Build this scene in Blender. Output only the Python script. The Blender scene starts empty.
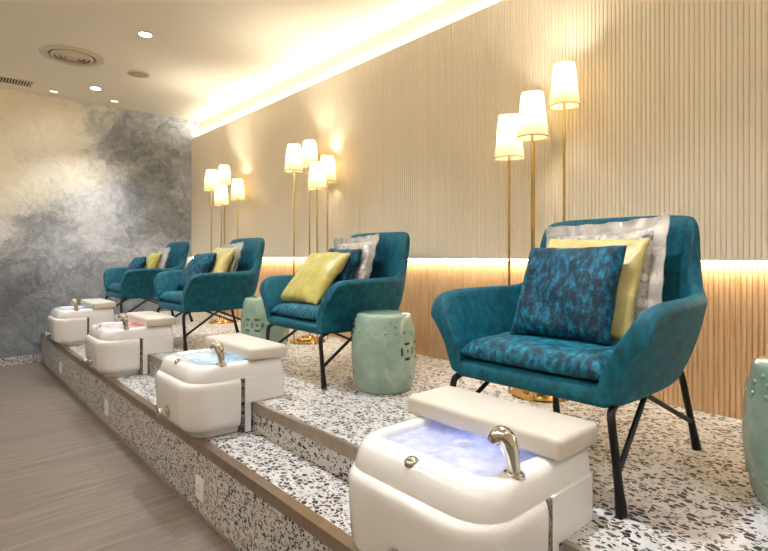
import bpy, bmesh, math, random
from mathutils import Vector, Matrix, noise as mnoise
random.seed(7)
PI = math.pi
SC = bpy.context.scene
COL = SC.collection

# ------------------------------------------------------------------ dimensions (metres)
H_CAM = 1.16
Z1, Z2 = 0.322, 0.46            # lower ledge and upper deck of the spa platform
X_RISER, X_STEP = 0.91, 1.165
X_UP, X_LOW, X_WALL = 2.545, 2.592, 2.664
Y_FAR, Y_BACK, X_LEFT = 6.65, -1.8, -1.7
Z_CEIL = 2.917
Z_PANEL_TOP, Z_PANEL_BOT = 2.675, 1.138

# ------------------------------------------------------------------ node helper
class NT:
    def __init__(s, name):
        s.m = bpy.data.materials.new(name); s.m.use_nodes = True
        s.t = s.m.node_tree; s.t.nodes.clear()
        s.out = s.t.nodes.new('ShaderNodeOutputMaterial')
        s._pos = None
    def n(s, typ, ins=None, **props):
        nd = s.t.nodes.new(typ)
        for k, v in props.items(): setattr(nd, k, v)
        for k, v in (ins or {}).items():
            sk = nd.inputs[k]
            if isinstance(v, bpy.types.NodeSocket): s.t.links.new(v, sk)
            elif isinstance(v, (tuple, list)) and len(v) == 3 and sk.type == 'RGBA': sk.default_value = (*v, 1)
            else: sk.default_value = v
        return nd
    def pos(s):
        if s._pos is None: s._pos = s.n('ShaderNodeNewGeometry').outputs['Position']
        return s._pos
    def obj(s): return s.n('ShaderNodeTexCoord').outputs['Object']
    def math(s, op, a, b=0.0, clamp=False):
        nd = s.n('ShaderNodeMath', {0: a, 1: b}, operation=op); nd.use_clamp = clamp
        return nd.outputs[0]
    def vmul(s, v, sc): return s.n('ShaderNodeVectorMath', {0: v, 1: sc}, operation='MULTIPLY').outputs[0]
    def vadd(s, v, w): return s.n('ShaderNodeVectorMath', {0: v, 1: w}, operation='ADD').outputs[0]
    def noise(s, v, scale, detail=3, rough=.55, dist=0, out='Fac'):
        return s.n('ShaderNodeTexNoise', {'Vector': v, 'Scale': scale, 'Detail': detail, 'Roughness': rough, 'Distortion': dist}).outputs[out]
    def mr(s, v, a, b, c=0., d=1., smooth=False):
        nd = s.n('ShaderNodeMapRange', {'Value': v, 'From Min': a, 'From Max': b, 'To Min': c, 'To Max': d})
        if smooth: nd.interpolation_type = 'SMOOTHSTEP'
        return nd.outputs[0]
    def mix(s, f, a, b, blend='MIX'):
        nd = s.n('ShaderNodeMix', data_type='RGBA', blend_type=blend)
        for i, v in ((0, f), (6, a), (7, b)):
            sk = nd.inputs[i]
            if isinstance(v, bpy.types.NodeSocket): s.t.links.new(v, sk)
            elif i == 0: sk.default_value = v
            else: sk.default_value = (*v, 1)
        return nd.outputs[2]
    def bump(s, h, strength=.3, dist=.01):
        return s.n('ShaderNodeBump', {'Height': h, 'Strength': strength, 'Distance': dist}).outputs[0]
    def bsdf(s, **kw):
        ins = {k.replace('_', ' '): v for k, v in kw.items()}
        b = s.n('ShaderNodeBsdfPrincipled', ins)
        s.t.links.new(b.outputs[0], s.out.inputs[0]); return b
    def surf(s, sock): s.t.links.new(sock, s.out.inputs[0])

def lin(r, g, b):
    f = lambda c: (c/255/12.92) if c/255 <= .04045 else ((c/255+.055)/1.055)**2.4
    return (f(r), f(g), f(b))
def plain(name, col, rough=.5, metal=0., **kw):
    t = NT(name); t.bsdf(Base_Color=col, Roughness=rough, Metallic=metal, **kw); return t.m
def emit(name, col, strength):
    t = NT(name); e = t.n('ShaderNodeEmission', {'Color': col, 'Strength': strength}); t.surf(e.outputs[0]); return t.m

# ------------------------------------------------------------------ materials
M = {}
def mat_terrazzo(name, base):
    t = NT(name); p = t.pos()
    wob = t.n('ShaderNodeVectorMath', {0: t.noise(p, 45, 2, out='Color'), 1: (.5,.5,.5)}, operation='SUBTRACT').outputs[0]
    q = t.vadd(p, t.vmul(wob, (.012,.012,.012)))
    q = t.vmul(q, (1.0, .72, 1.0))
    col = t.mix(t.mr(t.noise(p, 30, 3), .35, .65), base, tuple(c*.84 for c in base))
    for scale, pct, thr, off in ((58, .46, .13, 0.), (120, .36, .13, 3.7)):
        v = t.vadd(q, (off, off*.7, off*.3))
        ve = t.n('ShaderNodeTexVoronoi', {'Vector': v, 'Scale': scale}, feature='DISTANCE_TO_EDGE').outputs['Distance']
        vc = t.n('ShaderNodeTexVoronoi', {'Vector': v, 'Scale': scale}, feature='F1').outputs['Color']
        sep = t.n('ShaderNodeSeparateColor', {0: vc})
        chip = t.math('MULTIPLY', t.math('GREATER_THAN', ve, thr), t.math('LESS_THAN', sep.outputs[0], pct))
        ramp = t.n('ShaderNodeValToRGB', {0: sep.outputs[1]}); cr = ramp.color_ramp; cr.interpolation = 'CONSTANT'
        stops = [(0., lin(26,24,24)), (.62, lin(46,40,37)), (.78, lin(112,98,86)), (.86, lin(160,152,144)), (.95, lin(120,92,72))]
        while len(cr.elements) < len(stops): cr.elements.new(.5)
        for e, (q_, c) in zip(cr.elements, stops): e.position = q_; e.color = (*c, 1)
        col = t.mix(chip, col, ramp.outputs[0])
    t.bsdf(Base_Color=col, Roughness=.36, Specular_IOR_Level=.25)
    return t.m
M['terrazzo'] = mat_terrazzo('terrazzo', lin(204,202,200))
M['inlay'] = mat_terrazzo('speckled_dark_stone_inlay', lin(120,112,104))

def mat_planks():
    t = NT('grey_wood_planks'); p = t.pos()
    sep = t.n('ShaderNodeSeparateXYZ', {0: p})
    row = t.math('FLOOR', t.math('DIVIDE', sep.outputs[1], .19))
    rnd = t.n('ShaderNodeTexWhiteNoise', {'W': row}, noise_dimensions='1D').outputs['Value']
    xs = t.math('ADD', sep.outputs[0], t.math('MULTIPLY', rnd, 1.3))
    colm = t.math('FLOOR', t.math('DIVIDE', xs, 1.25))
    tone = t.n('ShaderNodeTexWhiteNoise', {'Vector': t.n('ShaderNodeCombineXYZ', {0: row, 1: colm}).outputs[0]}, noise_dimensions='2D').outputs['Value']
    g1 = t.noise(t.vadd(t.vmul(p, (.8, 11, 1)), t.n('ShaderNodeCombineXYZ', {0: t.math('MULTIPLY', tone, 9)}).outputs[0]), 2.6, 5, .6, .6)
    g2 = t.noise(t.vmul(p, (2.5, 70, 1)), 2.2, 3, .6)
    f = t.math('ADD', t.math('MULTIPLY', g1, .75), t.math('MULTIPLY', g2, .25))
    c = t.mix(t.mr(f, .34, .66), lin(92,82,75), lin(130,119,110))
    c = t.mix(t.math('MULTIPLY', tone, .28), c, lin(102,93,86))
    fy = t.math('FRACT', t.math('DIVIDE', sep.outputs[1], .19))
    fx = t.math('FRACT', t.math('DIVIDE', xs, 1.25))
    seam = t.math('MAXIMUM', t.math('LESS_THAN', fy, .012), t.math('LESS_THAN', fx, .0018))
    c = t.mix(t.math('MULTIPLY', seam, .55), c, lin(80,70,62))
    t.bsdf(Base_Color=c, Roughness=t.mr(g2, .3, .7, .38, .52), Normal=t.bump(f, .08, .004))
    return t.m
M['planks'] = mat_planks()

def mat_mural():
    t = NT('smoky_plaster_mural'); p = t.pos()
    wv = t.n('ShaderNodeVectorMath', {0: t.noise(p, 1.3, 5, .6, 1.2, 'Color'), 1: (.5,.5,.5)}, operation='SUBTRACT').outputs[0]
    q = t.vmul(t.vadd(p, t.vmul(wv, (.9,.9,.9))), (1, 0, 1))
    def blob(cx, cz, r0, r1):
        d = t.n('ShaderNodeVectorMath', {0: q, 1: (cx, 0, cz)}, operation='DISTANCE').outputs['Value']
        return t.mr(d, r0, r1, 1., 0., True)
    def wash(col, f, c, k): return t.mix(t.math('MULTIPLY', f, k), col, c)
    c = lin(158,154,146)
    base = t.mix(t.mr(t.noise(q, 2.2, 6, .62, 1.5), .3, .7), lin(144,152,166), lin(224,230,240))
    c = base
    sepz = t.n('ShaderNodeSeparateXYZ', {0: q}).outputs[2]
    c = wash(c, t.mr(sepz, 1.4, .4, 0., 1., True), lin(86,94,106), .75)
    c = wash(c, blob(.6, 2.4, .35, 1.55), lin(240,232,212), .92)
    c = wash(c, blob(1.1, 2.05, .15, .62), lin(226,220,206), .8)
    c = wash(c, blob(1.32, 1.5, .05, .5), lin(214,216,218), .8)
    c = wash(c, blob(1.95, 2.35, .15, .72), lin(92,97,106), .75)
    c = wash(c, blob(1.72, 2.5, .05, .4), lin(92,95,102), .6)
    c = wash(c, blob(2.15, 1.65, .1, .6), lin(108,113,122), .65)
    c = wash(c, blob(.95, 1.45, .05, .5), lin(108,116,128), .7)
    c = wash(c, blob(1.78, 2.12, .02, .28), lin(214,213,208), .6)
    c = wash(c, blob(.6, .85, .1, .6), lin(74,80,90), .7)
    # scraped circular trowel strokes
    wob2 = t.n('ShaderNodeVectorMath', {0: t.noise(p, 3.2, 4, .6, .8, 'Color'), 1: (.5,.5,.5)}, operation='SUBTRACT').outputs[0]
    wob = t.vmul(t.vadd(t.vadd(p, t.vmul(wv, (.3,.3,.3))), t.vmul(wob2, (.16,.16,.16))), (1, 0, 1))
    patchy = t.mr(t.noise(p, 2.6, 3), .4, .62)
    for cx, cz, r, k in ((2.05, 2.2, .55, .34), (2.28, 1.75, .4, .28), (1.0, .95, .55, .34), (1.55, 1.75, .4, .26), (1.2, 2.25, .6, .16), (1.5, 1.1, .4, .26)):
        d = t.n('ShaderNodeVectorMath', {0: wob, 1: (cx, 0, cz)}, operation='DISTANCE').outputs['Value']
        ring = t.noise(t.n('ShaderNodeCombineXYZ', {0: t.math('MULTIPLY', d, 26.), 1: t.noise(p, 3.1, 2)}).outputs[0], 1.0, 4, .65)
        fall = t.math('MULTIPLY', t.mr(d, r*.4, r, 1., 0., True), patchy)
        c = wash(c, t.math('MULTIPLY', fall, t.mr(ring, .48, .7)), lin(206,205,200), k)
        c = wash(c, t.math('MULTIPLY', fall, t.mr(ring, .48, .28)), lin(92,93,97), k)
    fine = t.noise(t.vadd(p, t.vmul(wv, (.5,.5,.5))), 9, 8, .72, .8)
    grain = t.noise(t.vmul(t.vadd(p, t.vmul(wob2, (.3,.3,.3))), (1,1,1.6)), 38, 6, .75, .3)
    c = t.mix(.5, c, t.mix(t.mr(fine, .32, .68), lin(70,72,76), lin(232,230,226)), 'OVERLAY')
    c = t.mix(.28, c, t.mix(t.mr(grain, .35, .65), lin(80,82,86), lin(222,220,216)), 'OVERLAY')
    t.bsdf(Base_Color=c, Roughness=.62, Normal=t.bump(fine, .15, .01))
    return t.m
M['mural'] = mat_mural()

def mat_flute_wood():
    t = NT('oak_fluted_slats'); p = t.pos()
    g = t.noise(t.vmul(p, (1, 26, 1.4)), 4.0, 5, .6, .4)
    c = t.mix(t.mr(g, .3, .7), lin(186,146,104), lin(220,184,142))
    t.bsdf(Base_Color=c, Roughness=.5)
    return t.m
M['oak'] = mat_flute_wood()
M['flute_paint'] = plain('beige_fluted_panel', lin(234,223,203), .5)
M['ceiling'] = plain('warm_white_ceiling_paint', lin(246,238,222), .85)
M['cove_wall'] = plain('cove_wall_paint', lin(240,230,208), .85)
M['room_paint'] = plain('pale_room_paint', lin(214,202,184), .85)
M['trim'] = None
def mat_trim():
    t = NT('bronze_edge_trim'); p = t.pos()
    g = t.noise(t.vmul(p, (1, 3, 1)), 7, 3)
    t.bsdf(Base_Color=t.mix(g, lin(112,96,80), lin(150,132,112)), Roughness=.28, Metallic=.65)
    return t.m
M['trim'] = mat_trim()
def mat_steptrim():
    t = NT('brushed_taupe_edge_trim'); p = t.pos()
    g = t.noise(t.vmul(p, (1, 2, 1)), 9, 3)
    t.bsdf(Base_Color=t.mix(g, lin(138,126,112), lin(172,160,144)), Roughness=.3, Metallic=.6)
    return t.m
M['step_trim'] = mat_steptrim()

def mat_velvet(name, dark, mid, light, scale=16, crushed=.6, seed=0.):
    t = NT(name); o = t.vadd(t.obj(), (seed, seed*1.7, seed*.6))
    w = t.noise(o, scale*.35, 3, .6, .2)
    a = t.noise(t.vmul(o, (1, 1.5, .8)), scale, 5, .6, .15)
    b = t.noise(t.vmul(o, (1, .8, 1.3)), scale*2.6, 4, .6, .1)
    f = t.math('ADD', t.math('MULTIPLY', a, .62), t.math('ADD', t.math('MULTIPLY', w, .18), t.math('MULTIPLY', b, .2)))
    c1 = t.mix(t.mr(f, .5-.1/crushed*.6, .5+.02, 0., 1.), dark, mid)
    c = t.mix(t.mr(f, .52, .52+.16/crushed*.6, 0., 1.), c1, light)
    t.bsdf(Base_Color=c, Roughness=.62, Specular_IOR_Level=.25, Sheen_Weight=.12, Sheen_Roughness=.4, Sheen_Tint=(*lin(90,190,200), 1),
           Normal=t.bump(f, .25, .006))
    return t.m
M['velvet'] = mat_velvet('teal_velvet', lin(0,58,76), lin(1,80,100), lin(8,104,124), 24, .6)
M['velvet_seat'] = mat_velvet('teal_crushed_velvet_seat', lin(0,42,58), lin(1,80,102), lin(14,124,150), 30, 1., 2.)
M['velvet_pillow'] = mat_velvet('teal_crushed_velvet_pillow', lin(0,30,46), lin(0,62,86), lin(10,108,138), 36, 1., 5.)
def mat_satin(name, dark, light, scale, rough=.38, metal=0., bump=.25):
    t = NT(name); o = t.obj()
    a = t.noise(o, scale, 5, .62, 1.4)
    t.bsdf(Base_Color=t.mix(t.mr(a, .3, .7), dark, light), Roughness=rough, Metallic=metal, Sheen_Weight=.2, Normal=t.bump(a, bump, .012))
    return t.m
M['yellow'] = mat_satin('olive_yellow_satin', lin(150,138,58), lin(190,178,92), 9, .42)
M['yellow_pale'] = mat_satin('pale_gold_satin', lin(170,156,88), lin(206,192,126), 9, .42)
M['silver'] = mat_satin('silver_brocade', lin(112,112,114), lin(228,224,218), 24, .3, .5, .7)
M['silver_flange'] = mat_satin('silver_satin_border', lin(138,136,135), lin(206,202,198), 12, .28, .5, .5)
M['black_metal'] = plain('black_powder_coated_steel', lin(22,20,20), .42, .3)
def mat_acrylic():
    t = NT('white_gloss_acrylic'); t.bsdf(Base_Color=lin(228,227,226), Roughness=.14, Coat_Weight=.3, Coat_Roughness=.05); return t.m
M['acrylic'] = mat_acrylic()
M['pad'] = NT('cream_leatherette')
_t = M['pad']; _n = _t.noise(_t.obj(), 320, 2); _t.bsdf(Base_Color=lin(200,192,180), Roughness=.42, Normal=_t.bump(_n, .05, .002)); M['pad'] = _t.m
M['chrome'] = plain('chrome', lin(222,218,212), .07, 1.)
M['mirror'] = plain('polished_steel_strip', lin(150,146,140), .06, 1.)
M['brass'] = plain('brushed_brass', lin(208,180,122), .24, 1.)
def mat_celadon():
    t = NT('celadon_glaze'); o = t.obj()
    a = t.noise(o, 9, 4, .6, .5)
    c = t.mix(t.mr(a, .3, .7), lin(118,144,130), lin(152,172,158))
    t.bsdf(Base_Color=c, Roughness=.16, Coat_Weight=.5, Coat_Roughness=.06); return t.m
M['celadon'] = mat_celadon()
def mat_water():
    t = NT('clear_water'); p = t.pos()
    h = t.noise(p, 28, 3, .5, .5)
    nrm = t.bump(h, .07, .006)
    tr = t.n('ShaderNodeBsdfTransparent', {'Color': (.95,.98,1.)})
    tl = t.n('ShaderNodeBsdfTranslucent', {'Color': (.92,.95,1.)})
    df = t.n('ShaderNodeBsdfDiffuse', {'Color': (.92,.94,1.)})
    mk = t.n('ShaderNodeMixShader', {0: .35, 1: tl.outputs[0], 2: df.outputs[0]})
    body = t.n('ShaderNodeMixShader', {0: t.mr(h, .3, .7, .5, .75), 1: tr.outputs[0], 2: mk.outputs[0]})   # churned, slightly milky
    gl = t.n('ShaderNodeBsdfGlossy', {'Color': (1,1,1), 'Roughness': .2, 'Normal': nrm})
    fr = t.n('ShaderNodeFresnel', {'IOR': 1.33, 'Normal': nrm})
    mx = t.n('ShaderNodeMixShader', {0: fr.outputs[0], 1: body.outputs[0], 2: gl.outputs[0]})
    t.surf(mx.outputs[0]); return t.m
M['water'] = mat_water()
def mat_shade():
    t = NT('cream_fabric_shade')
    d = t.n('ShaderNodeBsdfDiffuse', {'Color': lin(250,240,214)})
    tl = t.n('ShaderNodeBsdfTranslucent', {'Color': lin(202,182,136)})
    mx = t.n('ShaderNodeMixShader', {0: .55, 1: d.outputs[0], 2: tl.outputs[0]})
    t.surf(mx.outputs[0]); return t.m
M['shade'] = mat_shade()
M['shade_edge'] = plain('shade_edge_binding', lin(150,120,66), .7)
WARM = (1.0, .91, .73); WARM2 = (1.0, .66, .33); NEUT = (.88, .94, 1.0)
M['bulb'] = emit('warm_bulb_glow', WARM, 180.)
M['cove_led'] = emit('cove_strip_glow', (1.0, .94, .80), 13.)
M['ledge_led'] = emit('ledge_strip_glow', (1.0, .85, .62), 28.)
M['lens'] = emit('downlight_lens_glow', (1., .95, .85), 30.)
M['lens_dim'] = emit('dim_lens_glow', (1., .95, .85), 1.1)
M['white_plastic'] = plain('white_plastic', lin(244,242,238), .4)
M['white_paint_metal'] = plain('off_white_painted_metal', lin(214,202,182), .5)
M['dark_gap'] = plain('dark_duct_interior', lin(52,46,40), .8)

# ------------------------------------------------------------------ mesh helpers
def finish(name, bm, mat, parent=None, loc=None, angle=35, smooth=True, subsurf=0, merge=True):
    if merge: bmesh.ops.remove_doubles(bm, verts=bm.verts, dist=1e-6)
    bmesh.ops.recalc_face_normals(bm, faces=bm.faces)
    me = bpy.data.meshes.new(name); bm.to_mesh(me); bm.free()
    mats = mat if isinstance(mat, (list, tuple)) else [mat]
    for m in mats: me.materials.append(m)
    if smooth:
        for f in me.polygons: f.use_smooth = True
        if not subsurf: me.set_sharp_from_angle(angle=math.radians(angle))
    o = bpy.data.objects.new(name, me); COL.objects.link(o)
    if parent: o.parent = parent
    if loc: o.location = loc
    if subsurf:
        md = o.modifiers.new('subdivision', 'SUBSURF'); md.levels = md.render_levels = subsurf
    return o
def bx(bm, x0, x1, y0, y1, z0, z1):
    v = [bm.verts.new((x, y, z)) for x in (x0, x1) for y in (y0, y1) for z in (z0, z1)]
    for q in ((0,1,3,2), (4,6,7,5), (0,4,5,1), (2,3,7,6), (0,2,6,4), (1,5,7,3)): bm.faces.new([v[i] for i in q])
    return v
def rbox(bm, x0, x1, y0, y1, z0, z1, r, seg=3):
    b2 = bmesh.new(); bx(b2, x0, x1, y0, y1, z0, z1)
    bmesh.ops.bevel(b2, geom=list(b2.edges), offset=r, segments=seg, profile=.5, affect='EDGES')
    me = bpy.data.meshes.new('t'); b2.to_mesh(me); b2.free(); bm.from_mesh(me); bpy.data.meshes.remove(me)
def loft(bm, rings, cap0=True, cap1=True, close=True):
    vs = [[bm.verts.new(p) for p in r] for r in rings]
    n = len(vs[0])
    for a, b in zip(vs, vs[1:]):
        for i in range(n if close else n-1):
            j = (i+1) % n
            try: bm.faces.new((a[i], a[j], b[j], b[i]))
            except ValueError: pass
    if cap0: bm.faces.new(vs[0][::-1])
    if cap1: bm.faces.new(vs[-1])
    return vs
def lathe(bm, prof, n=32, cx=0, cy=0, cap0=True, cap1=True):
    return loft(bm, [[(cx+r*math.cos(2*PI*i/n), cy+r*math.sin(2*PI*i/n), z) for i in range(n)] for r, z in prof], cap0, cap1)
def tube(bm, pts, rad, n=10, caps=True):
    pts = [Vector(p) for p in pts]; rings = []; up = None
    rads = rad if isinstance(rad, (list, tuple)) else [rad]*len(pts)
    for i, p in enumerate(pts):
        d = (pts[min(i+1, len(pts)-1)] - pts[max(i-1, 0)]).normalized()
        if up is None:
            up = Vector((1,0,0)) if abs(d.x) < .8 else Vector((0,1,0))
        a = (up - d*up.dot(d)).normalized(); b = d.cross(a); up = a
        rings.append([p + (a*math.cos(2*PI*k/n) + b*math.sin(2*PI*k/n))*rads[i] for k in range(n)])
    loft(bm, rings, caps, caps)
def crom(P, n):
    P = [Vector(p) for p in P]; out = []
    for i in range(len(P)-1):
        p0 = P[max(i-1, 0)]; p1 = P[i]; p2 = P[i+1]; p3 = P[min(i+2, len(P)-1)]
        for k in range(n):
            t = k/n
            out.append(.5*((2*p1) + (p2-p0)*t + (2*p0-5*p1+4*p2-p3)*t*t + (3*p1-p0-3*p2+p3)*t**3))
    out.append(P[-1]); return out
def outline(xf, xr, y0, y1, rf, rr, z, n=8):
    """rounded rectangle, front (low x) corners radius rf, rear corners rr"""
    pts = []
    for cx, cy, r, a0 in ((xf+rf, y0+rf, rf, PI), (xr-rr, y0+rr, rr, 1.5*PI), (xr-rr, y1-rr, rr, 0), (xf+rf, y1-rf, rf, .5*PI)):
        for k in range(n+1):
            a = a0 + .5*PI*k/n
            pts.append((cx + r*math.cos(a), cy + r*math.sin(a), z))
    return pts

def thing(name, label, cat, loc=(0,0,0), rotz=0., group=None):
    o = bpy.data.objects.new(name, None); COL.objects.link(o)
    o.location = loc; o.rotation_euler = (0, 0, rotz); o.empty_display_size = .1
    o['label'] = label; o['category'] = cat
    if group: o['group'] = group
    return o
def struct(o):
    o['kind'] = 'structure'; return o
def copy_tree(o, parent=None):
    kids = [c for c in COL.objects if c.parent == o]
    c = o.copy(); COL.objects.link(c)
    if parent: c.parent = parent
    for k in kids: copy_tree(k, c)
    return c
def repeat(proto, loc, label, rotz=0.):
    c = copy_tree(proto); c.location = loc; c.rotation_euler = (0, 0, rotz); c['label'] = label
    return c

# ------------------------------------------------------------------ the room
bm = bmesh.new(); bx(bm, X_LEFT, X_RISER, Y_BACK, Y_FAR, -.05, 0)
struct(finish('floor', bm, M['planks'], smooth=False))
bm = bmesh.new(); bx(bm, X_LEFT-.1, X_WALL+.1, Y_BACK-.1, Y_FAR+.1, Z_CEIL, Z_CEIL+.08)
struct(finish('ceiling', bm, M['ceiling'], smooth=False))
bm = bmesh.new(); bx(bm, X_LEFT-.1, X_WALL+.1, Y_FAR, Y_FAR+.1, -.05, Z_CEIL)
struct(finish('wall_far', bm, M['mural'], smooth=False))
bm = bmesh.new(); bx(bm, X_LEFT-.1, X_WALL+.1, Y_BACK-.1, Y_BACK, -.05, Z_CEIL)
struct(finish('wall_near', bm, M['room_paint'], smooth=False))
bm = bmesh.new(); bx(bm, X_LEFT-.1, X_LEFT, Y_BACK, Y_FAR, -.05, Z_CEIL)
wall_left = struct(finish('wall_left', bm, M['room_paint'], smooth=False))
bm = bmesh.new(); bx(bm, X_WALL, X_WALL+.1, Y_BACK, Y_FAR, -.05, Z_CEIL)
wall_right = struct(finish('wall_right', bm, M['cove_wall'], smooth=False))

def flutes(name, xface, xback, y0, y1, z0, z1, mat, parent, pitch=.0205, depth=.007):
    bm = bmesh.new(); prof = []
    n = int((y1-y0)/pitch); pitch = (y1-y0)/n
    for i in range(n):
        for k, (t, d) in enumerate(((0., 1.), (.07, .38), (.18, .12), (.34, .0), (.6, .02), (.8, .14), (.93, .42))):
            prof.append((xface + d*depth, y0 + (i+t)*pitch))
    prof.append((xface+depth, y1))
    a = [bm.verts.new((x, y, z0)) for x, y in prof]; b = [bm.verts.new((x, y, z1)) for x, y in prof]
    for i in range(len(prof)-1): bm.faces.new((a[i], a[i+1], b[i+1], b[i]))
    bx(bm, xface+depth, xback, y0, y1, z0, z1)
    o = finish(name, bm, mat, parent, merge=False, angle=50)
    return o
flutes('upper_fluted_panel', X_UP, X_UP+.075, Y_BACK, Y_FAR, Z_PANEL_BOT, Z_PANEL_TOP, M['flute_paint'], wall_right)
flutes('lower_fluted_panel', X_LOW, X_WALL, Y_BACK, Y_FAR, Z2, Z_PANEL_BOT-.001, M['oak'], wall_right)
bm = bmesh.new(); bx(bm, X_UP-.0035, X_UP+.012, Y_BACK, Y_FAR, Z_PANEL_BOT-.001, Z_PANEL_BOT+.006)
finish('panel_lip', bm, M['flute_paint'], wall_right, smooth=False)
bm = bmesh.new(); bx(bm, X_UP+.014, X_UP+.032, Y_BACK, Y_FAR, Z_PANEL_BOT-.005, Z_PANEL_BOT-.001)
finish('ledge_light_strip', bm, M['ledge_led'], wall_right, smooth=False)
def slant(x0, z0, x1, z1, t):
    dx, dz = x1-x0, z1-z0; l = math.hypot(dx, dz); nx, nz = dz/l*t, -dx/l*t
    bm = bmesh.new(); q = [(x0,z0), (x1,z1), (x1+nx,z1+nz), (x0+nx,z0+nz)]
    loft(bm, [[(x, y, z) for x, z in q] for y in (Y_BACK, Y_FAR)]); return bm
finish('cove_light_strip', slant(X_WALL-.014, Z_PANEL_TOP+.046, X_WALL-.042, Z_PANEL_TOP+.030, .002), M['cove_led'], wall_right, smooth=False)
finish('cove_light_channel', slant(X_WALL-.010, Z_PANEL_TOP+.0465, X_WALL-.046, Z_PANEL_TOP+.0257, -.006), M['white_plastic'], wall_right, smooth=False)
bm = bmesh.new(); bx(bm, X_UP+.075, X_WALL, Y_BACK, Y_FAR, Z_PANEL_TOP-.05, Z_PANEL_TOP-.03)
finish('cove_trough', bm, M['cove_wall'], wall_right, smooth=False)

bm = bmesh.new()
bx(bm, X_RISER, X_STEP, Y_BACK, Y_FAR, -.05, Z1)
bx(bm, X_STEP, X_WALL, Y_BACK, Y_FAR, -.05, Z2)
struct(finish('platform', bm, M['terrazzo'], smooth=False, merge=False))
bm = bmesh.new(); rbox(bm, X_LEFT, X_RISER-.002, Y_FAR-.014, Y_FAR, 0., .085, .003, 1)
struct(finish('baseboard_far', bm, M['terrazzo']))
# unseen cove added along the opposite wall to brighten the left of the ceiling
bm = bmesh.new(); bx(bm, X_LEFT, X_LEFT+.14, Y_BACK, Y_FAR, Z_PANEL_TOP-.10, Z_PANEL_TOP-.07); bx(bm, X_LEFT+.14, X_LEFT+.16, Y_BACK, Y_FAR, Z_PANEL_TOP-.10, Z_PANEL_TOP)
finish('added_cove_pelmet', bm, M['room_paint'], wall_left, smooth=False, merge=True)
bm = bmesh.new(); bx(bm, X_LEFT+.05, X_LEFT+.09, Y_BACK, Y_FAR, Z_PANEL_TOP-.069, Z_PANEL_TOP-.06)
finish('cove_light_strip', bm, emit('added_left_cove_glow', (.96, .98, 1.), 120.), wall_left, smooth=False)  # added strip, lifts the ceiling brightness from out of view
# bronze angle along the platform's front edge, thin metal shoe where the riser meets the floor
bm = bmesh.new()
bx(bm, X_RISER-.008, X_RISER, Y_BACK, Y_FAR-.016, Z1-.04, Z1+.003)
bx(bm, X_RISER, X_RISER+.034, Y_BACK, Y_FAR, Z1, Z1+.003)
struct(finish('trim_1', bm, M['trim'], smooth=False))
bm = bmesh.new(); bx(bm, X_RISER-.007, X_RISER, Y_BACK, Y_FAR-.016, 0, .012)
struct(finish('trim_2', bm, M['step_trim'], smooth=False))
BASIN_Y = [.90, 2.50, 4.06, 5.68]
edges = [Y_BACK] + [v for y in BASIN_Y for v in (y-.262, y+.262)] + [Y_FAR]
for i in range(0, len(edges), 2):
    bm = bmesh.new()
    bx(bm, X_STEP-.008, X_STEP, edges[i], edges[i+1], Z2-.045, Z2+.003)
    bx(bm, X_STEP, X_STEP+.012, edges[i], edges[i+1], Z2, Z2+.003)
    struct(finish('trim_%d' % (3+i//2), bm, M['step_trim'], smooth=False))

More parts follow.
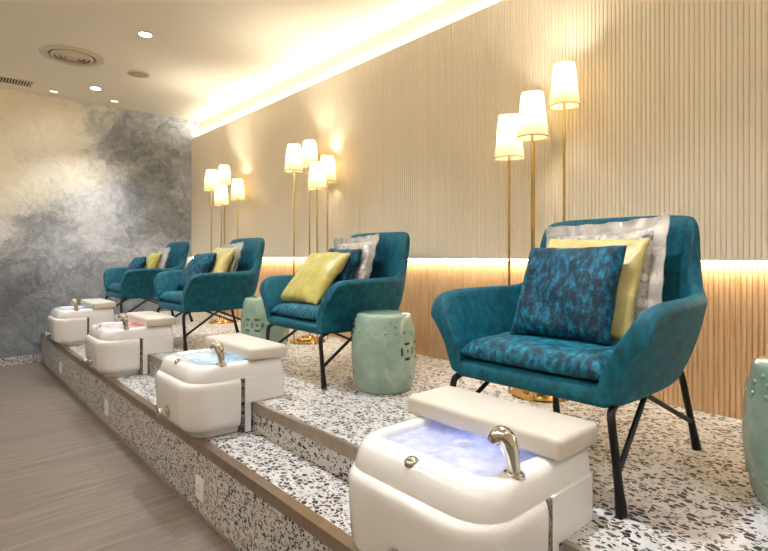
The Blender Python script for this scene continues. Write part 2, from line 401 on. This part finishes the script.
# ------------------------------------------------------------------ foot spa basins
def make_basin():
    t = thing('pedicure_basin', '', 'foot spa', (0,0,0), 0, 'pedicure foot basins along the platform')
    X0 = 1.12
    def sh(rings): return [[(x-X0, y, z) for x, y, z in r] for r in rings]
    N = 8
    # front shell
    bm = bmesh.new()
    spec = ((.905, .222, .08, 0.003), (.898, .228, .085, .024), (.876, .244, .10, .036), (.860, .253, .11, .047), (.853, .257, .115, .07),
            (.847, .259, .115, .16), (.844, .260, .115, .222), (.846, .258, .115, .242), (.854, .253, .112, .255), (.866, .246, .105, .261))
    loft(bm, sh([outline(xf, 1.101, -hw, hw, r, .004, z, N) for xf, hw, r, z in spec]))
    finish('front_shell', bm, M['acrylic'], t, angle=40)
    # rear shell, stepped where it sits on the upper deck
    bm = bmesh.new()
    loft(bm, sh([outline(1.119, 1.342, -.258, .258, .006, .03, z, N) for z in (.139, .259)]))
    bx(bm, 1.119-X0, 1.152-X0, -.256, .256, .002, .14)
    finish('rear_shell', bm, M['acrylic'], t, angle=40)
    bm = bmesh.new(); bx(bm, 1.100-X0, 1.120-X0, -.2572, .2572, .004, .2575)
    finish('inlay_strip', bm, M['inlay'], t, smooth=False)
    # raised top with the opening
    bm = bmesh.new()
    spec = ((.868, .250, .10, .257), (.869, .250, .10, .272), (.878, .247, .10, .300), (.886, .243, .10, .316), (.893, .239, .10, .3245), (.904, .233, .095, .3295), (.926, .222, .08, .3325))
    rings = [outline(xf, 1.337-.012*k/6, -hw, hw, r, .02, z, N) for k, (xf, hw, r, z) in enumerate(spec)]
    rings += [outline(.946, 1.295, -.196, .196, .035, .03, .3335, N), outline(.951, 1.291, -.192, .192, .035, .03, .331, N),
              outline(.954, 1.289, -.189, .189, .035, .03, .322, N)]
    loft(bm, sh(rings), True, False)
    finish('basin_top', bm, M['acrylic'], t, angle=50)
    bm = bmesh.new()
    rings = [outline(.954, 1.289, -.189, .189, .035, .03, .322, N), outline(.960, 1.282, -.183, .182, .04, .03, .29, N),
             outline(.976, 1.27, -.168, .168, .05, .03, .225, N), outline(.995, 1.26, -.15, .15, .05, .04, .21, N)]
    loft(bm, sh(rings), False, True)
    finish('tub', bm, M['acrylic'], t, angle=50)
    bm = bmesh.new(); lathe(bm, ((.06, .211), (.06, .219), (.05, .225), (.0, .228)), 28, 1.11-X0, .06, True, False)
    finish('jet_cover', bm, M['acrylic'], t, angle=50)
    bm = bmesh.new(); bm.faces.new([bm.verts.new(p) for p in sh([outline(.957, 1.286, -.186, .186, .038, .03, .313, N)])[0]])
    wt = finish('water', bm, M['water'], t, smooth=False)
    if wt.data.polygons[0].normal.z < 0: wt.data.flip_normals()
    bm = bmesh.new(); lathe(bm, ((.022, .209), (.022, .219), (.016, .222)), 20, 1.225-X0, .0)
    finish('underwater_light', bm, M['lens'], t)
    # head pad across the chair side
    bm = bmesh.new(); rbox(bm, 1.146-X0, 1.350-X0, -.262, .276, .333, .390, .016, 4)
    for v in bm.verts:
        u = (v.co.y-.013)/.275
        if v.co.z > .36: v.co.z += .006*(1-u*u) + .006*(1-((v.co.x+X0-1.249)/.105)**2)
    finish('leg_rest_pad', bm, M['pad'], t, angle=60)
    # spray tap
    f = thing('tap', '', 'x'); del f['label']; del f['category']
    bpy.data.objects.remove(f)
    fx, fy, fz = 1.022-X0, -.215, .327
    bm = bmesh.new()
    lathe(bm, ((.027, fz-.004), (.027, fz+.003), (.023, fz+.006), (.023, fz+.008), (.0162, fz+.010)), 24, fx, fy)
    pts = crom([(fx, fy, fz+.008), (fx-.002, fy+.002, fz+.034), (fx-.005, fy+.005, fz+.060), (fx-.009, fy+.012, fz+.082), (fx-.018, fy+.024, fz+.092), (fx-.027, fy+.034, fz+.082)], 4)
    n = len(pts); tube(bm, pts, [.0160+.0060*min(1., i/(n*.6)) - .0045*max(0, i-(n-6))/5 for i in range(n)], 16)
    tap = finish('spray_tap', bm, M['chrome'], t, angle=40)
    bm = bmesh.new(); tube(bm, [(fx-.027, fy+.034, fz+.082), (fx-.030, fy+.038, fz+.076)], [.0168, .0150], 14)
    finish('nozzle', bm, M['chrome'], tap)
    # drain button on the front rim
    bm = bmesh.new(); lathe(bm, ((.019, .318), (.019, .329), (.0165, .332), (.013, .332), (.012, .336), (.0085, .3385), (.0, .339)), 24, .902-X0, .0, True, False)
    finish('drain_button', bm, M['chrome'], t, angle=40)
    # round valve knob low on the front
    bm = bmesh.new()
    lathe(bm, ((.027, 0), (.027, .004), (.012, .006), (.011, .016), (.021, .019), (.0235, .026), (.0235, .037), (.019, .043), (.0, .045)), 24, 0, 0, True, False)
    bmesh.ops.scale(bm, verts=bm.verts, vec=(1.2,1.2,1.1))
    bmesh.ops.rotate(bm, verts=bm.verts, cent=(0,0,0), matrix=Matrix.Rotation(-PI/2, 3, 'Y'))
    bmesh.ops.translate(bm, verts=bm.verts, vec=(.850-X0+.002, .0, .098))
    finish('valve_knob', bm, M['chrome'], t, angle=40)
    return t
basin0 = make_basin()
BL = ['white pedicure basin nearest the camera with lavender-lit water',
      'white pedicure basin with pale cyan-lit water, second from the camera',
      'white pedicure basin with pink-lit water, third from the camera',
      'white pedicure basin farthest away by the grey plaster wall']
BCOL = [(.38,.43,1.0), (.42,.80,1.0), (1.0,.22,.22), (.52,.52,1.0)]
BPOW = [1.7, 1.8, 2.0, 1.9]
basins = []
for i, y in enumerate(BASIN_Y):
    loc = (1.12, y, Z1)
    if i == 0: b = basin0; b.location = loc; b['label'] = BL[0]
    else: b = repeat(basin0, loc, BL[i])
    basins.append(b)
for i, b in enumerate(basins):
    for c in [c for c in COL.objects if c.parent == b and c.name.startswith('underwater_light')]:
        if i: c.data = c.data.copy()
        c.data.materials.clear(); c.data.materials.append(emit('basin_led_glow', BCOL[i], 5.))
    L = bpy.data.lights.new('basin_led', 'POINT'); L.energy = BPOW[i]; L.color = BCOL[i]; L.shadow_soft_size = .02
    lo = bpy.data.objects.new('basin_led', L); COL.objects.link(lo); lo.parent = b; lo.location = (1.12-1.12, .0, .252)

# ------------------------------------------------------------------ armchairs
def make_chair():
    t = thing('armchair', '', 'armchair', (0,0,0), 0, 'teal velvet armchairs on the platform')
    half = [  # bottom, middle, top of the outer skin, from arm front to back centre
        ((.004,.290,.315), (-.004,.322,.415), (.000,.394,.495)),
        ((.015,.292,.300), (.008,.326,.425), (.018,.402,.543)),
        ((.08,.295,.292), (.080,.334,.43), (.080,.408,.572)),
        ((.20,.297,.290), (.22,.340,.43), (.24,.408,.578)),
        ((.36,.296,.290), (.38,.342,.43), (.40,.394,.580)),
        ((.45,.288,.294), (.49,.338,.435), (.51,.368,.587)),
        ((.505,.268,.304), (.560,.316,.445), (.575,.334,.630)),
        ((.532,.235,.313), (.590,.280,.455), (.624,.315,.738)),
        ((.544,.190,.318), (.604,.225,.465), (.667,.296,.832)),
        ((.550,.12,.321), (.611,.15,.47), (.690,.235,.856)),
        ((.552,.06,.323), (.614,.075,.47), (.697,.10,.860)),
        ((.552,.0,.323), (.615,.0,.47), (.698,.0,.861))]
    full = half + [tuple((x, -y, z) for x, y, z in r) for r in half[-2::-1]]
    curves = [crom([r[k] for r in full], 3) for k in range(3)]
    NV = 8; bm = bmesh.new(); grid = []
    for i in range(len(curves[0])):
        b, m, tp = (curves[k][i] for k in range(3)); row = []
        for j in range(NV+1):
            v = j/NV
            p = b*(2*(v-.5)*(v-1)) + m*(-4*v*(v-1)) + tp*(2*v*(v-.5))
            row.append(bm.verts.new(p))
        grid.append(row)
    for a, b in zip(grid, grid[1:]):
        for j in range(NV): bm.faces.new((a[j], b[j], b[j+1], a[j+1]))
    bmesh.ops.recalc_face_normals(bm, faces=bm.faces)
    # thicken inwards: arms towards the seat's centre line, back towards the front, tilted up along the flare
    inner = {}; nr = len(grid)
    for i, row in enumerate(grid):
        tm = curves[1][min(i+2, nr-1)] - curves[1][max(i-2, 0)]
        h = Vector((tm.y, -tm.x, 0)).normalized()
        if h.dot(Vector((.22, 0, 0)) - Vector((row[4].co.x, row[4].co.y, 0))) < 0: h = -h
        e = min(i, nr-1-i)
        if e < 12:
            k = max(0., (e-6)/6.); h = (Vector((0, -math.copysign(1, row[4].co.y), 0))*(1-k) + h*k).normalized()
        for j, v in enumerate(row):
            f = .16 + .22*j/NV
            inner[v] = v.co + (h*math.cos(f) + Vector((0,0,1))*math.sin(f)*(j/NV))*.054
    nrows = len(grid)
    outer = [[v.co.copy() for v in r] for r in grid]; inn = [[inner[v] for v in r] for r in grid]
    bm.free(); bm = bmesh.new()
    O = [[bm.verts.new(p) for p in r] for r in outer]; I = [[bm.verts.new(p) for p in r] for r in inn]
    for a, b in ((O, 1), (I, 0)):
        for r0, r1 in zip(a, a[1:]):
            for j in range(NV): bm.faces.new((r0[j], r1[j], r1[j+1], r0[j+1]) if b else (r0[j], r0[j+1], r1[j+1], r1[j]))
    for i in range(nrows-1):
        bm.faces.new((O[i][0], I[i][0], I[i+1][0], O[i+1][0])); bm.faces.new((O[i][NV], O[i+1][NV], I[i+1][NV], I[i][NV]))
    for i in (0, nrows-1):
        for j in range(NV): bm.faces.new((O[i][j], O[i][j+1], I[i][j+1], I[i][j]))
    finish('upholstered_shell', bm, M['velvet'], t, subsurf=2)
    # seat platform and cushion
    bm = bmesh.new(); rbox(bm, .0, .575, -.272, .272, .292, .352, .02, 3)
    finish('seat_base', bm, M['velvet'], t, angle=60)
    bm = bmesh.new(); nx, ny = 14, 16; P = {}
    for s in (1, -1):
        for i in range(nx+1):
            for j in range(ny+1):
                u = -1+2*i/nx; w = -1+2*j/ny
                e = max(0., (1-abs(u)**5))*max(0., (1-abs(w)**6)); hgt = (.050 if s > 0 else .026)*e**.17
                x = .262 + .272*math.copysign(abs(u)**.95, u)*(1-.015*w*w); y = .266*w*(1-.01*u*u)
                if s < 0 and (abs(u) == 1 or abs(w) == 1): P[s, i, j] = P[1, i, j]; continue
                dz = .010*mnoise.noise(Vector((x*9, y*9, 3))) * e if s > 0 else 0
                P[s, i, j] = bm.verts.new((x, y, .384 + s*hgt + dz + .012*(x/.5-.5)))
        for i in range(nx):
            for j in range(ny):
                bm.faces.new((P[s,i,j], P[s,i+1,j], P[s,i+1,j+1], P[s,i,j+1]))
    finish('seat_cushion', bm, M['velvet_seat'], t, subsurf=1)
    for o in [c for c in COL.objects if c.parent == t]: o.data.transform(Matrix.Translation((.012, 0, -.015)))
    # bent steel legs with slanting braces
    for sy in (-1, 1):
        bm = bmesh.new()
        tube(bm, crom([(.07, sy*.268, .283), (.035, sy*.274, .275), (.018, sy*.280, .252), (.018, sy*.292, .15), (.022, sy*.306, .004)], 4), [.0115]*14+[.0125, .015, .016], 12)
        finish('front_leg', bm, M['black_metal'], t)
        bm = bmesh.new()
        tube(bm, crom([(.53, sy*.235, .296), (.578, sy*.242, .304), (.618, sy*.25, .29), (.655, sy*.262, .17), (.705, sy*.276, .004)], 4), [.0115]*14+[.0125, .015, .016], 12)
        finish('rear_leg', bm, M['black_metal'], t)
        bm = bmesh.new(); tube(bm, [(.02, sy*.296, .112), (.30, sy*.262, .282)], .0085, 10)
        finish('brace', bm, M['black_metal'], t)
        bm = bmesh.new(); tube(bm, [(.675, sy*.267, .105), (.27, sy*.255, .282)], .0085, 10)
        finish('brace', bm, M['black_metal'], t)
    return t
chair0 = make_chair()
CHAIRS = [(1.372, .905, 0.0, 'teal velvet armchair nearest the camera, dark teal cushion in front'),
          (1.53, 2.52, 0.0, 'teal velvet armchair whose front cushion is yellow'),
          (1.37, 4.04, 0.0, 'teal velvet armchair third from the camera, behind the pink-lit basin'),
          (1.36, 5.64, 0.0, 'teal velvet armchair farthest away, against the grey plaster wall')]
for i, (x, y, rz, lb) in enumerate(CHAIRS):
    if i == 0: chair0.location = (x, y, Z2); chair0.rotation_euler.z = rz; chair0['label'] = lb
    else: repeat(chair0, (x, y, Z2), lb, rz)

# ------------------------------------------------------------------ scatter cushions
def make_pillow(mat, size, thick, seed, flange=None):
    """square cushion standing in the local YZ plane, bottom edge at the origin, front towards -X"""
    n = 22; bm = bmesh.new(); P = {}
    for s in (1, -1):
        for i in range(n+1):
            for j in range(n+1):
                u = -1+2*i/n; w = -1+2*j/n
                if s < 0 and (i in (0, n) or j in (0, n)): P[s,i,j] = P[1,i,j]; continue
                e = (1-u*u)*(1-w*w)
                c = .055
                y = .5*size*u*(1-c*(1-w*w)); z = .5*size*w*(1-c*(1-u*u))
                hgt = .5*thick*max(e, 0)**.42
                wr = .017*mnoise.noise(Vector((y*11+seed, z*11, seed*3.1+s)))*min(1, e*5)
                edge = min(1-abs(u), 1-abs(w)); wr += .009*math.sin((y+z*.4)*90+seed)*math.exp(-edge*9)*min(1, e*14)
                P[s,i,j] = bm.verts.new((-s*hgt - wr, y, z+.5*size*.985))
        for i in range(n):
            for j in range(n):
                bm.faces.new((P[s,i,j], P[s,i+1,j], P[s,i+1,j+1], P[s,i,j+1]))
    idx = [mat]
    o = finish('cushion', bm, mat, subsurf=1)
    if flange:
        bm = bmesh.new(); N = 64; w = .034
        def ring(k, x):
            out = []
            for a in range(N):
                s_, q = divmod(a, N//4); f = -1+2*q/(N//4)
                u, v = ((f,-1), (1,f), (-f,1), (-1,-f))[s_]
                hs = .5*size + k
                c = .055*(.5*size/hs)
                y = hs*u*(1-c*(1-v*v)); z = hs*v*(1-c*(1-u*u))
                out.append((x + .006*math.sin(a*1.9+seed)*(k > 0), y, z+.5*size*.985))
            return out
        loft(bm, [ring(-.012, .004), ring(w, .003), ring(w, -.003), ring(-.012, -.004)], False, False)
        finish('border', bm, flange, o)
    return o
PROTO = {}
def pillow(kind, chair, bx_, by_, bz_, tilt, yaw, roll, label, size=1.):
    spec = {'teal': ('velvet_pillow', .37, .125, 1.3, None), 'yellow': ('yellow', .39, .12, 4.1, None), 'gold': ('yellow_pale', .40, .105, 6.4, None),
            'silver': ('silver', .365, .08, 8.2, 'silver_flange')}[kind]
    if kind not in PROTO:
        o = PROTO[kind] = make_pillow(M[spec[0]], spec[1], spec[2], spec[3], M[spec[4]] if spec[4] else None)
    else: o = copy_tree(PROTO[kind])
    o['label'] = label; o['category'] = 'cushion'; o['group'] = 'scatter cushions on the armchairs'
    cx, cy, rz, _ = CHAIRS[chair]
    o.location = (cx+bx_+.012, cy+by_, Z2+bz_-.013)
    o.rotation_mode = 'QUATERNION'
    R = Matrix.Rotation(rz+yaw, 3, 'Z') @ Matrix.Rotation(tilt, 3, 'Y') @ Matrix.Rotation(roll, 3, 'X')
    o.rotation_quaternion = R.to_quaternion(); o.scale = (size,)*3
    return o
R_ = math.radians
# chair order: 0 nearest .. 3 farthest
pillow('teal', 0, 0.205, 0.000, 0.424, R_(27), R_(3), R_(-1), 'dark teal crushed velvet cushion in front on the nearest armchair')
pillow('gold', 0, 0.325, 0.000, 0.422, R_(24), R_(0), R_(1), 'pale gold cushion between the teal and silver ones, nearest armchair')
pillow('silver', 0, 0.420, -0.025, 0.432, R_(17), R_(0), R_(-3), 'silver bordered cushion against the back of the nearest armchair', 1.09)
pillow('yellow', 1, 0.105, 0.125, 0.424, R_(41), R_(2), R_(0), 'olive yellow cushion in front, on the second armchair from the camera', 1.06)
pillow('teal', 1, 0.300, 0.115, 0.434, R_(26), R_(-2), R_(2), 'teal velvet cushion tucked behind the big olive yellow one')
pillow('silver', 1, 0.410, 0.065, 0.442, R_(17), R_(0), R_(-2), 'silver bordered cushion behind the teal and yellow, second armchair from the camera', 1.05)
pillow('teal', 2, 0.160, 0.110, 0.424, R_(32), R_(2), R_(-3), 'dark teal cushion in front, on the armchair behind the pink-lit basin')
pillow('gold', 2, 0.310, 0.040, 0.422, R_(24), R_(-2), R_(2), 'yellow cushion in the middle, on the armchair behind the pink-lit basin')
pillow('silver', 2, 0.420, 0.040, 0.442, R_(17), R_(0), R_(-2), 'silver bordered cushion at the back, on the armchair behind the pink-lit basin')
pillow('teal', 3, 0.180, 0.180, 0.424, R_(28), R_(2), R_(-3), 'dark teal cushion in front, on the farthest armchair by the grey wall', 0.86)
pillow('yellow', 3, 0.320, 0.135, 0.422, R_(24), R_(-2), R_(3), 'yellow cushion in the middle, on the farthest armchair by the grey wall', 0.92)
pillow('silver', 3, 0.410, 0.040, 0.452, R_(17), R_(0), R_(-1), 'silver cushion at the back, on the farthest armchair by the grey wall', 0.92)

# ------------------------------------------------------------------ celadon drum stools
def make_stool():
    t = thing('garden_stool', '', 'stool', (0,0,0), 0, 'celadon ceramic drum stools')
    def rad(z):
        s = z/.38
        return .133 + .030*math.sin(PI*min(1, max(0, s*.96+.02)))**.9
    bm = bmesh.new(); prof = [(rad(0)-.006, .0), (rad(0), .006)]
    prof += [(rad(.38*k/22), .38*k/22) for k in range(1, 22)]
    prof += [(.136, .371), (.130, .377), (.118, .380), (.001, .381)]
    inner = [(r-.012, z) for r, z in prof[2:-4]]
    rings = [(r, z) for r, z in prof] 
    allp = [(rad(.02)-.014, .0)] + rings
    n = 48
    lathe(bm, allp, n, 0, 0, False, True)
    vi = lathe(bm, [(rad(.02)-.014, .0)] + inner + [(.11, .366), (.001, .366)], n, 0, 0, False, True)
    body = finish('body', bm, M['celadon'], t, angle=40)
    # pierced coin motifs cut through the wall, in pairs on two sides
    cb = bmesh.new()
    def cutter(az, z, w, h):
        b2 = bmesh.new(); rbox(b2, .10, .20, -w/2, w/2, -h/2, h/2, min(w, h)*.3, 2)
        bmesh.ops.transform(b2, verts=b2.verts, matrix=Matrix.Translation((0,0,z)) @ Matrix.Rotation(az, 4, 'Z'))
        me = bpy.data.meshes.new('t'); b2.to_mesh(me); b2.free(); cb.from_mesh(me); bpy.data.meshes.remove(me)
    for side in (PI/2, 1.5*PI):
        for k in (-.5, .5):
            az = side + k*.46
            cutter(az, .205, .014, .014)
            cutter(az, .205+.036, .036, .012); cutter(az, .205-.036, .036, .012)
            cutter(az+.22, .205, .012, .036); 
            if k < 0: cutter(az-.22, .205, .012, .036)
    cut = finish('cutter', cb, M['celadon'], smooth=False)
    sb = bmesh.new()
    def stud(az, z, r=.0078):
        m = Matrix.Rotation(az, 4, 'Z') @ Matrix.Translation((rad(z), 0, z)) @ Matrix.Diagonal((.6, 1, 1, 1))
        bmesh.ops.create_uvsphere(sb, u_segments=10, v_segments=7, radius=r, matrix=m)
    for k in range(20):
        stud(2*PI*k/20, .295); stud(2*PI*k/20, .075)
    for s in range(4):
        for dz, da in ((.325, -.16), (.325, .16), (.345, 0)): stud(s*PI/2+PI/4+da, dz)
    knobs = finish('stud', sb, M['celadon'], smooth=False)
    mu = body.modifiers.new('u', 'BOOLEAN'); mu.operation = 'UNION'; mu.object = knobs; mu.solver = 'EXACT'
    md = body.modifiers.new('b', 'BOOLEAN'); md.operation = 'DIFFERENCE'; md.object = cut; md.solver = 'EXACT'
    dg = bpy.context.evaluated_depsgraph_get(); me = bpy.data.meshes.new_from_object(body.evaluated_get(dg))
    body.modifiers.clear()
    body.data = me
    for f in me.polygons: f.use_smooth = True
    me.set_sharp_from_angle(angle=R_(40))
    bpy.data.objects.remove(cut); bpy.data.objects.remove(knobs)
    body.data.transform(Matrix.Scale(1.055, 4))
    return t
stool0 = make_stool()
for i, (x, y, rz, lb) in enumerate(((1.80, 2.02, .28, 'celadon ceramic drum stool in plain view beside the second armchair from the camera'),
                                    (1.82, 3.34, -1.05, 'celadon ceramic drum stool half hidden behind the armchair with the yellow front cushion'),
                                    (1.85, .262, -1.5, 'celadon ceramic drum stool cut off by the right edge of the picture'))):
    if i == 0: stool0.location = (x, y, Z2); stool0.rotation_euler.z = rz; stool0['label'] = lb
    else: repeat(stool0, (x, y, Z2), lb, rz)

# ------------------------------------------------------------------ brass floor lamps with four shaded stems
def make_lamp(name_label, loc, stems, rot_axes):
    t = thing('floor_lamp', name_label, 'floor lamp', loc, 0, 'brass floor lamps along the fluted wall')
    bm = bmesh.new()
    lathe(bm, ((.145, 0), (.147, .004), (.145, .010), (.10, .013), (.095, .014), (.09, .030), (.055, .034), (.05, .036), (.045, .05), (.02, .056), (.0, .057)), 40, 0, 0, True, False)
    finish('base', bm, M['brass'], t, angle=30)
    for (lx, ly, zb) in stems:       # zb: bottom edge of the shade above the deck
        s = math.hypot(lx, ly); k = .075/s
        bm = bmesh.new(); bpts = [(lx*k, ly*k, .012), (lx, ly, .012+.0), (lx, ly, zb+.10)]
        tube(bm, [(lx, ly, .010), (lx, ly, zb+.085)], .0068, 10)
        tube(bm, [(lx, ly, zb+.085), (lx, ly, zb+.115)], .011, 10)
        st = finish('stem', bm, M['brass'], t)
        bm = bmesh.new()
        r0, r1, h = .0735, .049, .212; n = 40
        loft(bm, [[(lx+r*math.cos(2*PI*i/n), ly+r*math.sin(2*PI*i/n), zb+z) for i in range(n)] for r, z in ((r0, 0), (r0*.5+r1*.5, h*.5), (r1, h))], False, False)
        sd = finish('lamp_shade', bm, M['shade'], t)
        for r, z, nm in ((r0, 0, 'bottom_ring'), (r1, h, 'top_ring')):
            bm = bmesh.new()
            lathe(bm, ((r+.0012, zb+z-.002), (r+.0012, zb+z+.002), (r-.0012, zb+z+.002), (r-.0012, zb+z-.002), (r+.0012, zb+z-.002)), n, lx, ly, False, False)
            finish(nm, bm, M['shade_edge'], sd)
        bm = bmesh.new(); lathe(bm, ((.009, .113), (.014, .122), (.021, .138), (.023, .148), (.019, .162), (.008, .171), (.0, .172)), 16, lx, ly, True, False)
        bmesh.ops.translate(bm, verts=bm.verts, vec=(0, 0, zb))
        finish('bulb', bm, M['bulb'], sd)
    return t
Rv = Vector((.749, -.663)); Fv = Vector((.663, .749))
def offs(lst):
    return [(Rv.x*a + Fv.x*b, Rv.y*a + Fv.y*b, z) for a, b, z in lst]
make_lamp('tall brass four-stem floor lamp behind the nearest armchair', (2.30, 1.40, Z2),
          offs([(-.158, -.01, 1.186), (-.079, -.135, 1.260), (.006, .13, 1.318), (.124, .01, 1.452)]), None)
make_lamp('brass four-stem floor lamp standing behind the armchair with the yellow front cushion', (2.30, 3.52, Z2),
          offs([(-.104, -.045, 1.376), (-.005, .135, 1.448), (.094, -.135, 1.222), (.155, .045, 1.303)]), None)
make_lamp('brass four-stem floor lamp farthest away, near the grey wall corner', (2.30, 5.13, Z2),
          offs([(-.108, -.045, 1.376), (-.03, .135, 1.455), (.025, -.135, 1.215), (.14, .045, 1.292)]), None)

# ------------------------------------------------------------------ ceiling fittings
def downlight(x, y, label, r, power, spread=95, lens='lens'):
    t = thing('downlight', label, 'ceiling light', (x, y, Z_CEIL), 0, 'recessed ceiling downlights')
    bm = bmesh.new(); lathe(bm, ((r*1.35, 0), (r*1.35, -.004), (r*1.05, -.008), (r, -.004), (r, 0)), 32, 0, 0, False, False)
    finish('trim_ring', bm, M['white_paint_metal'], t)
    bm = bmesh.new(); lathe(bm, ((r, -.0005), (r*.99, -.003)), 32, 0, 0, True, True)
    finish('lens', bm, M[lens], t)
    L = bpy.data.lights.new('downlight_beam', 'AREA'); L.shape = 'DISK'; L.size = r*1.6; L.energy = power; L.color = NEUT; L.spread = R_(spread)
    o = bpy.data.objects.new('downlight_beam', L); COL.objects.link(o); o.parent = t; o.location = (0, 0, -.012)
    return t
P_D = 6.6
downlight(1.28, 4.29, 'bright round downlight in the ceiling right of the round air diffuser', .045, P_D)
downlight(1.30, 6.02, 'round downlight near the grey wall, below the air diffuser in the picture', .045, P_D)
downlight(.99, 6.43, 'small dim downlight at the ceiling edge left of the brighter one', .04, P_D*.03, 95, 'lens_dim')
downlight(1.57, 6.38, 'small dim downlight at the ceiling edge under the round speaker', .04, P_D*.03, 95, 'lens_dim')
for (x, y) in ((1.30, 2.60), (1.30, .92), (1.30, -.9)):
    downlight(x, y, 'recessed downlight over the basins, out of the picture', .045, P_D)
for y in (-.6, 1.2, 3.0, 4.8):  # unseen row over the aisle, added as soft fill
    downlight(-.55, y, 'added fill downlight over the aisle, out of the picture', .045, 2.6, 150)
downlight(.1, 5.6, 'added fill downlight by the grey wall over the aisle, out of the picture', .045, 2., 150)  # one more added fill lamp, towards the mural

t = thing('air_diffuser', 'round concentric-ring air diffuser in the ceiling', 'vent', (.94, 5.19, Z_CEIL))
bm = bmesh.new(); lathe(bm, ((.245, 0), (.247, -.004), (.24, -.009), (.19, -.014), (.18, -.006), (.18, 0)), 48, 0, 0, False, False)
finish('outer_ring', bm, M['white_paint_metal'], t)
bm = bmesh.new(); lathe(bm, ((.18, -.001), (.179, -.002)), 48)
finish('duct', bm, plain('diffuser_duct', lin(120,106,88), .8), t)
for r in (.165, .128, .09):
    bm = bmesh.new(); lathe(bm, ((r, -.010), (r-.003, -.006), (r-.028, -.020), (r-.025, -.024), (r, -.010)), 48, 0, 0, False, False)
    finish('cone_ring', bm, M['white_paint_metal'], t)
bm = bmesh.new(); lathe(bm, ((.055, -.012), (.05, -.022), (.0, -.026)), 32, 0, 0, True, False)
finish('centre_cone', bm, M['white_paint_metal'], t)

t = thing('ceiling_speaker', 'plain round flush speaker in the ceiling right of the air diffuser', 'speaker', (1.51, 5.28, Z_CEIL))
bm = bmesh.new(); lathe(bm, ((.105, 0), (.105, -.004), (.097, -.008), (.092, -.006), (.092, -.002)), 40, 0, 0, False, False)
finish('rim', bm, M['white_paint_metal'], t)
bm = bmesh.new(); lathe(bm, ((.092, -.002), (.091, -.005)), 40)
finish('grille', bm, plain('speaker_mesh', lin(176,160,136), .7), t)

t = thing('air_grille', 'rectangular slotted air grille at the left edge of the ceiling', 'vent', (.46, 6.32, Z_CEIL))
bm = bmesh.new()
for a in ((-.33,.33,-.11,-.095), (-.33,.33,.095,.11), (-.33,-.315,-.095,.095), (.315,.33,-.095,.095)): bx(bm, *a, -.008, 0)
finish('frame', bm, M['white_paint_metal'], t, smooth=False)
bm = bmesh.new(); bx(bm, -.315, .315, -.095, .095, -.002, 0)
finish('duct', bm, M['dark_gap'], t, smooth=False)
for k in range(26):
    bm = bmesh.new(); x = -.303+.0242*k; bx(bm, x-.005, x+.005, -.095, .095, -.007, -.002)
    finish('slat', bm, M['white_paint_metal'], t, smooth=False)

# ------------------------------------------------------------------ power outlets on the riser
def make_outlet():
    t = thing('power_outlet', '', 'outlet', (0,0,0), 0, 'white power outlets on the platform riser')
    bm = bmesh.new(); rbox(bm, -.008, 0, -.043, .043, -.05, .05, .003, 2); finish('plate', bm, M['white_plastic'], t)
    bm = bmesh.new(); rbox(bm, -.0105, -.007, -.031, .031, -.031, .031, .001, 1); f = finish('socket_face', bm, M['white_plastic'], t)
    for y, z, w, h in ((0, .014, .004, .009), (-.012, -.009, .009, .004), (.012, -.009, .009, .004)):
        bm = bmesh.new(); bx(bm, -.0112, -.0104, y-w/2, y+w/2, z-h/2, z+h/2)
        finish('socket_slot', bm, M['dark_gap'], f, smooth=False)
    return t
out0 = make_outlet()
for i, (y, lb) in enumerate(((2.25, 'white power outlet on the riser nearest the camera'), (3.87, 'white power outlet on the riser, middle of the three'),
                             (5.53, 'white power outlet on the riser nearest the grey wall'))):
    if i == 0: out0.location = (X_RISER, y, .12); out0['label'] = lb
    else: repeat(out0, (X_RISER, y, .12), lb)

# ------------------------------------------------------------------ camera, world, view
cam = bpy.data.cameras.new('camera'); co = bpy.data.objects.new('camera', cam); COL.objects.link(co); SC.camera = co
cam.sensor_fit = 'HORIZONTAL'; cam.sensor_width = 36.; cam.lens = 36.*512/768
co.location = (.0075, -.0066, H_CAM); co.rotation_euler = (PI/2, 0, -R_(41.5))
cam.shift_y = -20/768; cam.clip_start = .02
w = bpy.data.worlds.new('world'); SC.world = w; w.use_nodes = True
w.node_tree.nodes['Background'].inputs[0].default_value = (1, .9, .75, 1); w.node_tree.nodes['Background'].inputs[1].default_value = .05
SC.view_settings.view_transform = 'Standard'; SC.view_settings.look = 'None'; SC.view_settings.gamma = 1.
SC.view_settings.use_curve_mapping = False
SC.view_settings.exposure = 0.92
SC.cycles.max_bounces = 8; SC.cycles.diffuse_bounces = 5; SC.cycles.transparent_max_bounces = 12
SC.cycles.sample_clamp_indirect = 6.; SC.cycles.caustics_reflective = False; SC.cycles.caustics_refractive = False
